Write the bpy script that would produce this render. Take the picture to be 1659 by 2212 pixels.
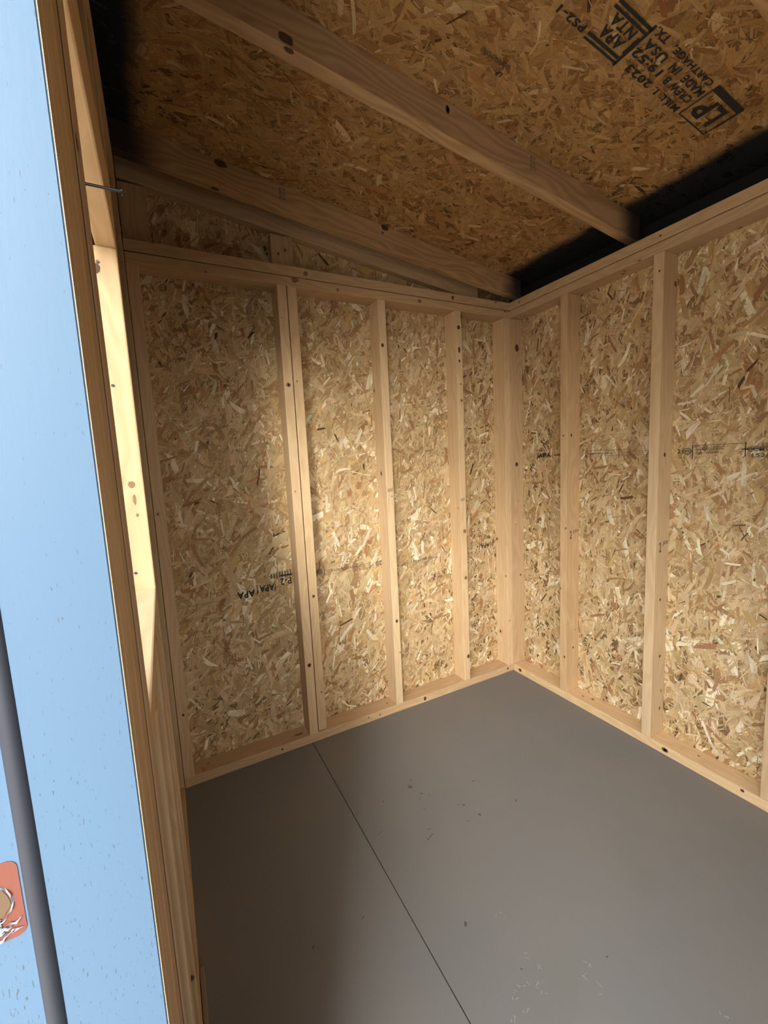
import bpy, bmesh, math, random
import numpy as np
from mathutils import Vector, Matrix

for o in list(bpy.data.objects): bpy.data.objects.remove(o)
scene = bpy.context.scene
COL = scene.collection

# ------------------------------------------------------------------ camera
CAM = Vector((1.7151, -1.6756, 1.2254))
yaw, pitch, roll = 1.092079, -0.120768, -0.048805
f_ = Vector((-math.sin(yaw)*math.cos(pitch), math.cos(yaw)*math.cos(pitch), math.sin(pitch)))
r_ = Vector((math.cos(yaw), math.sin(yaw), 0)); u_ = r_.cross(f_)
r2 = math.cos(roll)*r_ + math.sin(roll)*u_
u2 = -math.sin(roll)*r_ + math.cos(roll)*u_
cd = bpy.data.cameras.new('camera'); cam = bpy.data.objects.new('camera', cd); COL.objects.link(cam)
M = Matrix((r2, u2, -f_)).transposed().to_4x4(); M.translation = CAM
cam.matrix_world = M
cd.sensor_fit = 'HORIZONTAL'; cd.sensor_width = 36.0; cd.lens = 36.0*915.255/1659.0
cd.clip_start = 0.01
scene.camera = cam

# ------------------------------------------------------------------ daylight
EXPOSURE = -0.28
SKY_LOW, SKY_MID, SKY_HIGH, TREES = (0.95, 0.96, 0.95), (0.72, 0.76, 0.82), (0.40, 0.50, 0.66), (0.10, 0.10, 0.08)
SKY_STRENGTH = 2.3
GLOW_DIR, GLOW_GAIN, GLOW_POW = Vector((0.74, -0.56, 0.40)).normalized(), 11.0, 3.0   # hazy bright part of the sky
LOW_DIR, LOW_GAIN, LOW_POW = Vector((0.925, -0.33, 0.19)).normalized(), 78.0, 16.0      # low bright lobe added to the sky to light the left wall
scene.view_settings.view_transform = 'Standard'
scene.view_settings.look = 'None'
scene.view_settings.gamma = 1.0
scene.view_settings.use_curve_mapping = False
scene.view_settings.exposure = EXPOSURE
w = bpy.data.worlds.new('daylight'); scene.world = w; w.use_nodes = True
nt = w.node_tree; nt.nodes.clear()
wo = nt.nodes.new('ShaderNodeOutputWorld'); bg = nt.nodes.new('ShaderNodeBackground')
tc = nt.nodes.new('ShaderNodeTexCoord'); sx = nt.nodes.new('ShaderNodeSeparateXYZ')
rp = nt.nodes.new('ShaderNodeValToRGB')
nt.links.new(tc.outputs['Generated'], sx.inputs[0]); nt.links.new(sx.outputs['Z'], rp.inputs[0])
nt.links.new(rp.outputs[0], bg.inputs[0]); nt.links.new(bg.outputs[0], wo.inputs[0])
e = rp.color_ramp.elements
e[0].position = 0.0; e[0].color = TREES + (1,)
e[1].position = 1.0; e[1].color = SKY_HIGH + (1,)
a = e.new(0.22); a.color = TREES + (1,)
a = e.new(0.28); a.color = SKY_LOW + (1,)
a = e.new(0.60); a.color = SKY_LOW + (1,)
a = e.new(0.80); a.color = SKY_MID + (1,)
dp = nt.nodes.new('ShaderNodeVectorMath'); dp.operation = 'DOT_PRODUCT'; nt.links.new(tc.outputs['Generated'], dp.inputs[0]); dp.inputs[1].default_value = GLOW_DIR
def wm(op, x, y):
    q = nt.nodes.new('ShaderNodeMath'); q.operation = op
    for i, v in enumerate((x, y)):
        if isinstance(v, (int, float)): q.inputs[i].default_value = v
        else: nt.links.new(v, q.inputs[i])
    return q.outputs[0]
gl = wm('POWER', wm('MAXIMUM', dp.outputs['Value'], 0.0), GLOW_POW)
nt.links.new(wm('MULTIPLY', wm('ADD', wm('MULTIPLY', gl, GLOW_GAIN), 1.0), SKY_STRENGTH), bg.inputs[1])
dq = nt.nodes.new('ShaderNodeVectorMath'); dq.operation = 'DOT_PRODUCT'; nt.links.new(tc.outputs['Generated'], dq.inputs[0]); dq.inputs[1].default_value = LOW_DIR
b2 = nt.nodes.new('ShaderNodeBackground'); b2.inputs[0].default_value = (1.0, 0.95, 0.85, 1)
nt.links.new(wm('MULTIPLY', wm('POWER', wm('MAXIMUM', dq.outputs['Value'], 0.0), LOW_POW), LOW_GAIN), b2.inputs[1])
ad = nt.nodes.new('ShaderNodeAddShader'); nt.links.new(bg.outputs[0], ad.inputs[0]); nt.links.new(b2.outputs[0], ad.inputs[1]); nt.links.new(ad.outputs[0], wo.inputs[0])

# ------------------------------------------------------------------ dimensions
T, W = 0.038, 0.089           # 2x4 lumber
H = 2.000                     # top of the double top plate
D = 1.711                     # depth of the room, corner to front wall
S = 0.1357                    # roof slope, rising to the front wall
Z0 = 2.003                    # rafter underside at the back wall
ZC = Z0 + W*math.sqrt(1+S*S)  # roof sheathing underside at the back wall
XR = 2.90                     # right end of the room
XJ = 1.390                    # door jamb face
XD = 2.27                     # other side of the door opening
WX0, WX1, WZ0, WZ1 = 0.616, 1.206, 0.958, 1.698   # window rough opening
RNG = random.Random(7)

# ------------------------------------------------------------------ material helpers
def new_mat(name):
    m = bpy.data.materials.new(name); m.use_nodes = True
    n = m.node_tree; n.nodes.clear()
    out = n.nodes.new('ShaderNodeOutputMaterial'); b = n.nodes.new('ShaderNodeBsdfPrincipled')
    n.links.new(b.outputs[0], out.inputs[0])
    return m, n, b
def N(n, t, **k):
    x = n.nodes.new(t)
    for a, v in k.items():
        if hasattr(x, a) and a not in ('inputs',): setattr(x, a, v)
    return x
def L(n, a, b): n.links.new(a, b)
def ramp(n, src, stops):
    r = n.nodes.new('ShaderNodeValToRGB'); el = r.color_ramp.elements
    el[0].position, el[0].color = stops[0][0], tuple(stops[0][1])+(1,)
    el[1].position, el[1].color = stops[-1][0], tuple(stops[-1][1])+(1,)
    for p, c in stops[1:-1]:
        q = el.new(p); q.color = tuple(c)+(1,)
    L(n, src, r.inputs[0]); return r.outputs[0]
def mix(n, fac, a, b, mode='MIX'):
    x = n.nodes.new('ShaderNodeMix'); x.data_type = 'RGBA'; x.blend_type = mode
    for s, v in ((x.inputs[0], fac), (x.inputs[6], a), (x.inputs[7], b)):
        if isinstance(v, bpy.types.NodeSocket): L(n, v, s)
        elif isinstance(v, (tuple, list)): s.default_value = tuple(v)+(1,)
        else: s.default_value = v
    return x.outputs[2]
def math_(n, op, a, b=0.0, c=None):
    x = n.nodes.new('ShaderNodeMath'); x.operation = op
    for i, v in enumerate((a, b) if c is None else (a, b, c)):
        if isinstance(v, bpy.types.NodeSocket): L(n, v, x.inputs[i])
        else: x.inputs[i].default_value = v
    return x.outputs[0]
def mapping(n, src, sc, loc=(0, 0, 0)):
    x = n.nodes.new('ShaderNodeMapping'); L(n, src, x.inputs[0])
    x.inputs['Scale'].default_value = sc; x.inputs['Location'].default_value = loc
    return x.outputs[0]
def noise(n, vec, scale=1, detail=3, rough=.5, dist=0):
    x = n.nodes.new('ShaderNodeTexNoise'); L(n, vec, x.inputs['Vector'])
    x.inputs['Scale'].default_value = scale; x.inputs['Detail'].default_value = detail
    x.inputs['Roughness'].default_value = rough; x.inputs['Distortion'].default_value = dist
    return x.outputs['Fac']
def bump(n, b, h, strength=.2, dist=.002):
    x = n.nodes.new('ShaderNodeBump'); L(n, h, x.inputs['Height'])
    x.inputs['Strength'].default_value = strength; x.inputs['Distance'].default_value = dist
    L(n, x.outputs[0], b.inputs['Normal'])
def spray_mask(n, shift=0.0, soft=0.0):
    """overspray of black paint along the two eaves of the roof deck"""
    g = n.nodes.new('ShaderNodeNewGeometry'); s = n.nodes.new('ShaderNodeSeparateXYZ'); L(n, g.outputs['Position'], s.inputs[0])
    nz = noise(n, g.outputs['Position'], 7, 4, .6)
    fine = noise(n, g.outputs['Position'], 160, 2, .6)
    y = math_(n, 'ADD', s.outputs['Y'], math_(n, 'MULTIPLY', math_(n, 'SUBTRACT', nz, .5), .05))
    y = math_(n, 'ADD', y, math_(n, 'MULTIPLY', math_(n, 'SUBTRACT', fine, .5), .012))
    def sm(v, lo, hi):
        x = n.nodes.new('ShaderNodeMapRange'); x.interpolation_type = 'SMOOTHSTEP'
        L(n, v, x.inputs[0]); x.inputs[1].default_value = lo; x.inputs[2].default_value = hi
        return x.outputs[0]
    back = sm(y, -.105+shift-soft*.5, -.055+shift+soft*.5)
    front = math_(n, 'SUBTRACT', 1.0, sm(y, -1.665-shift*.3, -1.60+soft))
    return math_(n, 'MAXIMUM', back, front)

def lumber_mat(name, base, dark, knots=True, spray=False, contrast=1.0, knot_cells=7.0):
    m, n, b = new_mat(name)
    uv = n.nodes.new('ShaderNodeUVMap'); uv.uv_map = 'UVMap'
    oi = n.nodes.new('ShaderNodeObjectInfo')
    off = n.nodes.new('ShaderNodeVectorMath'); off.operation = 'ADD'
    L(n, uv.outputs[0], off.inputs[0])
    cb = n.nodes.new('ShaderNodeCombineXYZ')
    L(n, math_(n, 'MULTIPLY', oi.outputs['Random'], 37.0), cb.inputs[0])
    L(n, math_(n, 'MULTIPLY', oi.outputs['Random'], 91.0), cb.inputs[1])
    L(n, cb.outputs[0], off.inputs[1]); v = off.outputs[0]
    warp = noise(n, mapping(n, v, (2.2, 9, 1)), 1, 2, .5)
    sv = n.nodes.new('ShaderNodeSeparateXYZ'); L(n, v, sv.inputs[0])
    ring = math_(n, 'ADD', math_(n, 'MULTIPLY', sv.outputs['Y'], 110.0), math_(n, 'MULTIPLY', warp, 26.0))
    ringw = math_(n, 'POWER', math_(n, 'ABSOLUTE', math_(n, 'SINE', ring)), 1.6)
    fine = noise(n, mapping(n, v, (5, 420, 1)), 1, 3, .6)
    broad = noise(n, mapping(n, v, (1.4, 14, 1)), 1, 3, .55)
    blot = noise(n, mapping(n, v, (6, 11, 1)), 1, 3, .5)
    f = math_(n, 'MULTIPLY', ringw, .42*contrast)
    f = math_(n, 'ADD', f, math_(n, 'MULTIPLY', math_(n, 'SUBTRACT', fine, .42), .55*contrast))
    f = math_(n, 'ADD', f, math_(n, 'MULTIPLY', math_(n, 'SUBTRACT', broad, .48), 1.0*contrast))
    mr = n.nodes.new('ShaderNodeClamp'); L(n, f, mr.inputs[0])
    c = mix(n, mr.outputs[0], base, dark)
    # board to board tint: yellower / pinker, lighter / darker
    tint = ramp(n, oi.outputs['Random'], [(0, (1.0, .93, .84)), (.35, (1.03, 1.0, .95)), (.7, (.93, .9, .88)), (1, (1.05, .97, .86))])
    c = mix(n, 1.0, c, tint, 'MULTIPLY')
    c = mix(n, math_(n, 'MULTIPLY', blot, .25), c, (.55, .36, .22))
    if knots:
        vo = n.nodes.new('ShaderNodeTexVoronoi'); vo.voronoi_dimensions = '2D'; vo.inputs['Scale'].default_value = knot_cells
        L(n, mapping(n, v, (.8, 1, 1)), vo.inputs['Vector'])
        sc = n.nodes.new('ShaderNodeSeparateColor'); L(n, vo.outputs['Color'], sc.inputs[0])
        r = math_(n, 'MULTIPLY', sc.outputs[1], .030*knot_cells/7)
        r = math_(n, 'ADD', r, .012)
        on = math_(n, 'GREATER_THAN', sc.outputs[0], .80)
        x = n.nodes.new('ShaderNodeMapRange'); L(n, math_(n, 'DIVIDE', vo.outputs['Distance'], r), x.inputs[0])
        x.inputs[1].default_value = .85; x.inputs[2].default_value = 1.35; x.inputs[3].default_value = 1; x.inputs[4].default_value = 0
        halo = n.nodes.new('ShaderNodeMapRange'); L(n, math_(n, 'DIVIDE', vo.outputs['Distance'], r), halo.inputs[0])
        halo.inputs[1].default_value = 1.0; halo.inputs[2].default_value = 3.6; halo.inputs[3].default_value = .35; halo.inputs[4].default_value = 0
        c = mix(n, math_(n, 'MULTIPLY', halo.outputs[0], on), c, (.36, .19, .08))
        c = mix(n, math_(n, 'MULTIPLY', x.outputs[0], on), c, (.10, .05, .025))
    if spray:
        c = mix(n, math_(n, 'MULTIPLY', spray_mask(n, .012, .07), .93), c, (.014, .013, .015))
    L(n, c, b.inputs['Base Color'])
    b.inputs['Roughness'].default_value = .55
    b.inputs['Specular IOR Level'].default_value = .35
    bump(n, b, fine, .25, .0008)
    return m

def osb_mat(name, mult, spray=False):
    m, n, b = new_mat(name)
    at = n.nodes.new('ShaderNodeAttribute'); at.attribute_name = 'col'
    uv = n.nodes.new('ShaderNodeUVMap'); uv.uv_map = 'UVMap'
    g1 = noise(n, mapping(n, uv.outputs[0], (14, 520, 1)), 1, 3, .65)
    g2 = noise(n, mapping(n, uv.outputs[0], (18, 60, 1)), 1, 2, .5)
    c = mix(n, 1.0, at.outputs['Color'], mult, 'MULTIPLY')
    gg = ramp(n, g1, [(.25, (.62, .58, .52)), (.5, (1, 1, 1)), (.8, (1.12, 1.1, 1.06))])
    c = mix(n, .8, c, gg, 'MULTIPLY')
    gg = ramp(n, g2, [(.3, (.82, .78, .72)), (.6, (1.05, 1.05, 1.04))])
    c = mix(n, .8, c, gg, 'MULTIPLY')
    if spray: c = mix(n, spray_mask(n, 0, .015), c, (.014, .015, .019))
    L(n, c, b.inputs['Base Color'])
    b.inputs['Roughness'].default_value = .62
    b.inputs['Specular IOR Level'].default_value = .2
    bump(n, b, g1, .2, .0005)
    return m

def plain(name, col, rough=.6, metal=0, spec=.5):
    m, n, b = new_mat(name)
    t = n.nodes.new('ShaderNodeTexCoord')
    nz = noise(n, t.outputs['Object'], 60, 3)
    c = mix(n, math_(n, 'MULTIPLY', nz, .35), col, tuple(x*.78 for x in col))
    L(n, c, b.inputs['Base Color']); b.inputs['Roughness'].default_value = rough
    b.inputs['Metallic'].default_value = metal; b.inputs['Specular IOR Level'].default_value = spec
    return m

MAT = {}
MAT['pine'] = lumber_mat('pine_lumber', (.61, .45, .275), (.43, .285, .155))
MAT['pine_face'] = lumber_mat('pine_lumber_pale', (.72, .55, .345), (.54, .37, .205))
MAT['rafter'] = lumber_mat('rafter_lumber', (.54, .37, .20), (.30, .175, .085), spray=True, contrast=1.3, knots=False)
MAT['grey_wood'] = lumber_mat('weathered_lumber', (.30, .26, .22), (.16, .13, .11), knots=False)
MAT['osb'] = osb_mat('strand_board', (1, 1, 1))
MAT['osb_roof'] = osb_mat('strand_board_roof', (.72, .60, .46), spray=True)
MAT['knot'] = plain('knot_wood', (.085, .042, .022), .6)
MAT['knot_soft'] = plain('soft_knot_wood', (.26, .13, .06), .6)
MAT['ink'] = plain('stamp_ink', (.035, .035, .033), .8, 0, .1)
MAT['ink_faint'] = plain('faint_stamp_ink', (.16, .13, .10), .8, 0, .1)
MAT['strip'] = plain('weatherstrip_foam', (.022, .025, .035), .5, 0, .3)
MAT['primer'] = plain('red_primer', (.155, .050, .036), .6, 0, .3)
MAT['raw_hole'] = plain('raw_bored_wood', (.10, .06, .03), .8)
MAT['steel'] = plain('nail_steel', (.12, .125, .14), .4, .9)
MAT['vinyl'] = plain('white_vinyl', (.78, .79, .80), .35)
MAT['shred'] = plain('torn_white_paint', (.17, .21, .26), .5)
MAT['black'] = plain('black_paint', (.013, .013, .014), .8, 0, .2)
MAT['soil'] = plain('bare_ground', (.42, .36, .28), .95)

def paint_mat():
    m, n, b = new_mat('white_jamb_paint')
    t = n.nodes.new('ShaderNodeTexCoord')
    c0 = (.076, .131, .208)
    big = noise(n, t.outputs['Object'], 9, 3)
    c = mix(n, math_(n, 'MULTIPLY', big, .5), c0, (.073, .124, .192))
    sp = noise(n, mapping(n, t.outputs['Object'], (900, 900, 150)), 1, 2, .5)
    area = noise(n, mapping(n, t.outputs['Object'], (40, 40, 12)), 1, 2, .5)
    s = n.nodes.new('ShaderNodeSeparateXYZ'); L(n, t.outputs['Object'], s.inputs[0])
    low = n.nodes.new('ShaderNodeMapRange'); L(n, s.outputs['Z'], low.inputs[0])
    low.inputs[1].default_value = 1.22; low.inputs[2].default_value = .88; low.inputs[3].default_value = 0; low.inputs[4].default_value = .05
    k = math_(n, 'ADD', math_(n, 'ADD', sp, math_(n, 'MULTIPLY', area, .12)), low.outputs[0])
    x = n.nodes.new('ShaderNodeMapRange'); L(n, k, x.inputs[0]); x.inputs[1].default_value = .765; x.inputs[2].default_value = .80
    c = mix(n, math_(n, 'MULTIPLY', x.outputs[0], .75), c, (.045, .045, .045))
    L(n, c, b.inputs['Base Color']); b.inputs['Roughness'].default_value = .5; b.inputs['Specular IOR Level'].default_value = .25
    bump(n, b, noise(n, mapping(n, t.outputs['Object'], (300, 300, 60)), 1, 3), .08, .001)
    return m
MAT['paint'] = paint_mat()

def floor_mat():
    m, n, b = new_mat('grey_floor_coating')
    t = n.nodes.new('ShaderNodeTexCoord'); o = t.outputs['Object']
    big = noise(n, o, 2.2, 4, .6)
    grain = noise(n, mapping(n, o, (22, 260, 1)), 1, 3, .6)
    speck = noise(n, o, 260, 2, .6)
    c = mix(n, ramp(n, big, [(.35, (0, 0, 0)), (.65, (1, 1, 1))]), (.188, .176, .162), (.166, .165, .162))
    c = mix(n, math_(n, 'MULTIPLY', grain, .35), c, (.205, .195, .184))
    x = n.nodes.new('ShaderNodeMapRange'); L(n, speck, x.inputs[0]); x.inputs[1].default_value = .70; x.inputs[2].default_value = .78
    c = mix(n, math_(n, 'MULTIPLY', x.outputs[0], .5), c, (.28, .27, .26))
    x = n.nodes.new('ShaderNodeMapRange'); L(n, speck, x.inputs[0]); x.inputs[1].default_value = .29; x.inputs[2].default_value = .22
    c = mix(n, math_(n, 'MULTIPLY', x.outputs[0], .5), c, (.09, .085, .08))
    gr = noise(n, mapping(n, o, (3.3, 3.3, 1), (5, 2, 0)), 1, 2, .5)
    x = n.nodes.new('ShaderNodeMapRange'); L(n, gr, x.inputs[0]); x.inputs[1].default_value = .60; x.inputs[2].default_value = .74
    c = mix(n, math_(n, 'MULTIPLY', x.outputs[0], .4), c, (.155, .158, .125))
    L(n, c, b.inputs['Base Color']); b.inputs['Roughness'].default_value = .52
    b.inputs['Specular IOR Level'].default_value = .4
    bump(n, b, grain, .12, .001)
    return m
MAT['floor'] = floor_mat()
MAT['drip'] = plain('oil_drip', (.085, .08, .065), .5)
MAT['scuff'] = plain('chalky_scuff', (.29, .28, .27), .9)
MAT['seam'] = plain('floor_seam_dirt', (.07, .06, .05), .9)

def glass_mat():
    m = bpy.data.materials.new('window_glass'); m.use_nodes = True; n = m.node_tree; n.nodes.clear()
    out = n.nodes.new('ShaderNodeOutputMaterial'); tr = n.nodes.new('ShaderNodeBsdfTransparent'); gl = n.nodes.new('ShaderNodeBsdfGlossy')
    tr.inputs[0].default_value = (.985, .99, .985, 1); gl.inputs['Roughness'].default_value = .02
    lw = n.nodes.new('ShaderNodeLayerWeight'); lw.inputs[0].default_value = .12
    mx = n.nodes.new('ShaderNodeMixShader'); L(n, lw.outputs['Fresnel'], mx.inputs[0]); L(n, tr.outputs[0], mx.inputs[1]); L(n, gl.outputs[0], mx.inputs[2])
    L(n, mx.outputs[0], out.inputs[0]); return m
MAT['glass'] = glass_mat()

# ------------------------------------------------------------------ object helpers
def tag(o, label, cat, group=None):
    o['label'] = label; o['category'] = cat
    if group: o['group'] = group
    return o
def link(name, me, parent=None):
    o = bpy.data.objects.new(name, me); COL.objects.link(o)
    if parent: o.parent = parent
    return o
def struct(o): o['kind'] = 'structure'; return o

def uv_box(bm, axis, rng):
    uvl = bm.loops.layers.uv.new('UVMap')
    offs = {}
    for f in bm.faces:
        n = f.normal; k = max(range(3), key=lambda i: abs(n[i]))
        other = [i for i in range(3) if i != k]
        if k == axis: ua, va = other
        else:
            ua = axis; va = [i for i in other if i != axis][0]
        key = (k, n[k] > 0)
        if key not in offs: offs[key] = (rng.uniform(0, 9), rng.uniform(0, 9))
        for l in f.loops:
            c = l.vert.co; l[uvl].uv = (c[ua]+offs[key][0], c[va]+offs[key][1])

def board_mesh(name, lo, hi, mats, bevel=.0025, seed=0, knots=(), axis=None):
    """one length of lumber; knots = (face axis, sign, centre xyz, radius along, radius across, material index)"""
    lo, hi = Vector(lo), Vector(hi); d = hi-lo
    if axis is None: axis = max(range(3), key=lambda i: d[i])
    bm = bmesh.new()
    bmesh.ops.create_cube(bm, size=1.0)
    for v in bm.verts: v.co = Vector(((v.co[i]+.5)*d[i]+lo[i]) for i in range(3))
    if bevel > 0: bmesh.ops.bevel(bm, geom=bm.edges[:], offset=bevel, segments=2, profile=.6, affect='EDGES')
    bm.normal_update()
    rng = random.Random(seed*13+5)
    uv_box(bm, axis, rng)
    for (k, sg, c, ra, rb, mi) in knots:
        c = Vector(c); pl = (hi if sg > 0 else lo)[k]
        oth = [i for i in range(3) if i != k]
        la = axis if axis != k else oth[0]; lb = [i for i in oth if i != la][0]
        n = 14; vs = []
        for i in range(n):
            t = 2*math.pi*i/n; q = [0, 0, 0]; j = rng.uniform(.85, 1.15)
            q[k] = pl + sg*.0004
            q[la] = min(max(c[la] + ra*j*math.cos(t), lo[la]), hi[la])
            q[lb] = min(max(c[lb] + rb*j*math.sin(t), lo[lb]+.001), hi[lb]-.001)
            vs.append(bm.verts.new(q))
        fc = bm.faces.new(vs); fc.normal_update()
        if fc.normal[k]*sg < 0: fc.normal_flip()
        fc.material_index = mi
    me = bpy.data.meshes.new(name); bm.to_mesh(me); bm.free()
    for mm in mats: me.materials.append(mm)
    return me
SEED = [0]
def board(name, lo, hi, mat='pine', parent=None, knots=(), bevel=.003, axis=None, slope=None, jitter=True):
    SEED[0] += 1
    me = board_mesh(name, lo, hi, [MAT[mat], MAT['knot'], MAT['knot_soft'], MAT['steel']], bevel, SEED[0], knots, axis)
    if slope is not None:            # shear the length so it climbs with the roof: z += slope * -y
        for v in me.vertices: v.co.z += slope * -v.co.y
    return link(name, me, parent)

def box_bm(bm, lo, hi):
    r = bmesh.ops.create_cube(bm, size=1.0)
    for v in r['verts']: v.co = Vector(((v.co[i]+.5)*(hi[i]-lo[i])+lo[i]) for i in range(3))
def boxes(name, lst, mat, parent=None, bevel=0):
    bm = bmesh.new()
    for lo, hi in lst: box_bm(bm, lo, hi)
    if bevel: bmesh.ops.bevel(bm, geom=bm.edges[:], offset=bevel, segments=2, affect='EDGES')
    me = bpy.data.meshes.new(name); bm.to_mesh(me); bm.free()
    me.materials.append(MAT[mat] if isinstance(mat, str) else mat)
    return link(name, me, parent)

# ------------------------------------------------------------------ strand board: real overlapping strands
PALETTE = np.array([(.66, .50, .30), (.60, .44, .25), (.55, .39, .21), (.48, .32, .155), (.40, .24, .115), (.38, .205, .10), (.82, .72, .53), (.57, .39, .18), (.12, .065, .03)])
def osb_sheet(name, O, U, V, Nrm, lu, lv, dens, seed, mat, keep=None, wts=(.20, .21, .20, .14, .07, .04, .07, .05, .02), parent=None, back=None, bias=None, relief=.0016):
    rs = np.random.RandomState(seed)
    area = lu*lv
    classes = [(1400*dens, .040, .115, .010, .034), (2600*dens, .018, .07, .003, .013), (6000*dens, .008, .035, .0007, .003), (900*dens, .0015, .006, .0008, .0025), (190*dens, .03, .10, .007, .026)]
    cx, cy, hl, hw, cl = [], [], [], [], []
    for ci, (k, l0, l1, w0, w1) in enumerate(classes):
        k = int(k*area)
        cx.append(rs.uniform(0, lu, k)); cy.append(rs.uniform(0, lv, k))
        hl.append(rs.uniform(l0, l1, k)/2); hw.append((w0+(w1-w0)*rs.beta(1.2, 2, k))/2); cl.append(np.full(k, ci))
    cx, cy, hl, hw, cl = map(np.concatenate, (cx, cy, hl, hw, cl))
    if keep is not None:
        m = keep(cx, cy); cx, cy, hl, hw, cl = cx[m], cy[m], hl[m], hw[m], cl[m]
    k = len(cx)
    if bias is None: th = rs.uniform(0, np.pi, k)
    else: th = bias[0] + rs.normal(0, bias[1], k)
    ct, st = np.cos(th), np.sin(th)
    # outline in the strand's own frame: 8 points, ragged ends
    py = np.array([-.92, .9, 1, 1, .92, -.9, -1, -1.])[None, :].repeat(k, 0) * rs.uniform(.80, 1.06, (k, 8))
    px = np.array([-1, -1, -.35, .4, 1, 1, .35, -.4])[None, :].repeat(k, 0) + rs.uniform(-.05, .05, (k, 8))
    skew = rs.normal(0, .9, (k, 2)) * (hw/hl)[:, None]          # ends cut at an angle
    px[:, [0, 1]] += py[:, [0, 1]]*skew[:, :1]; px[:, [4, 5]] += py[:, [4, 5]]*skew[:, 1:]
    px[rs.rand(k) < .3, 4] -= .35; px[rs.rand(k) < .3, 0] += .35  # split corners
    lx, ly = px*hl[:, None], py*hw[:, None]
    ly += (lx**2)*rs.normal(0, 1.6, k)[:, None]          # a little curl
    wx = cx[:, None] + lx*ct[:, None] - ly*st[:, None]
    wy = cy[:, None] + lx*st[:, None] + ly*ct[:, None]
    base = rs.uniform(.0003, relief, k) * np.array([.75, .9, 1.0, 1.1, 1.1])[cl]
    tilt = rs.normal(0, .004, k); tilt2 = rs.normal(0, .006, k)
    h = base[:, None] + lx*tilt[:, None] + ly*tilt2[:, None]
    h = np.clip(h, .0001, relief*1.6)
    wx = np.clip(wx, 0, lu); wy = np.clip(wy, 0, lv)
    O, U, V, Nn = (np.array(q, float) for q in (O, U, V, Nrm))
    co = O + wx[..., None]*U + wy[..., None]*V + h[..., None]*Nn
    idx = rs.choice(len(PALETTE), k, p=np.array(wts)/sum(wts))
    if True:
        tp = cl == 4; idx[tp] = rs.choice([4, 5, 3, 3, 6, 6, 7, 0, 1], tp.sum())
        sl_ = cl == 2; idx[sl_] = rs.choice([0, 0, 6, 1, 2, 3, 4, 1], sl_.sum())
        sm = cl == 3; idx[sm] = rs.choice([4, 5, 8, 8, 6], sm.sum())
        big = (cl == 0) & (idx == 8); idx[big] = 3
    colr = PALETTE[idx] * rs.uniform(.84, 1.14, (k, 1)) * rs.uniform(.96, 1.04, (k, 3))
    # backing sheet (box) appended: 8 verts, 6 quads
    th_ = .011
    cor = [(0, 0), (lu, 0), (lu, lv), (0, lv)] if back is None else back
    nb = len(cor)
    bco = np.array([O + a*U + b*V for a, b in cor] + [O + a*U + b*V - th_*Nn for a, b in cor])
    allco = np.concatenate([bco, co.reshape(-1, 3)])
    nv = len(allco)
    faces_b = [list(range(nb)), list(range(2*nb-1, nb-1, -1))] + [[i, i+nb, (i+1) % nb+nb, (i+1) % nb] for i in range(nb)]
    lb = [i for f in faces_b for i in f]; sb = [len(f) for f in faces_b]
    lf = (np.arange(k*8) + 2*nb)
    loops = np.concatenate([lb, lf]).astype(np.int32)
    totals = np.concatenate([sb, np.full(k, 8)]).astype(np.int32)
    starts = np.concatenate([[0], np.cumsum(totals)[:-1]]).astype(np.int32)
    me = bpy.data.meshes.new(name)
    me.vertices.add(nv); me.vertices.foreach_set('co', allco.ravel().astype(np.float32))
    me.loops.add(len(loops)); me.loops.foreach_set('vertex_index', loops)
    me.polygons.add(len(totals)); me.polygons.foreach_set('loop_start', starts); me.polygons.foreach_set('loop_total', totals)
    me.update(calc_edges=True)
    at = me.attributes.new('col', 'FLOAT_COLOR', 'POINT')
    ca = np.ones((nv, 4), np.float32); ca[:2*nb, :3] = (.48, .33, .17); ca[2*nb:, :3] = np.repeat(colr, 8, 0)
    at.data.foreach_set('color', ca.ravel())
    uvl = me.uv_layers.new(name='UVMap')
    uo = rs.uniform(0, 20, (k, 2))
    uvf = np.stack([lx+uo[:, :1], ly+uo[:, 1:]], -1).reshape(-1, 2)
    uvb = np.zeros((len(lb), 2))
    for i, vi in enumerate(lb): uvb[i] = (np.array(cor)[vi % nb])*1.0
    uvl.data.foreach_set('uv', np.concatenate([uvb, uvf]).ravel().astype(np.float32))
    me.materials.append(mat)
    return link(name, me, parent)

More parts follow.
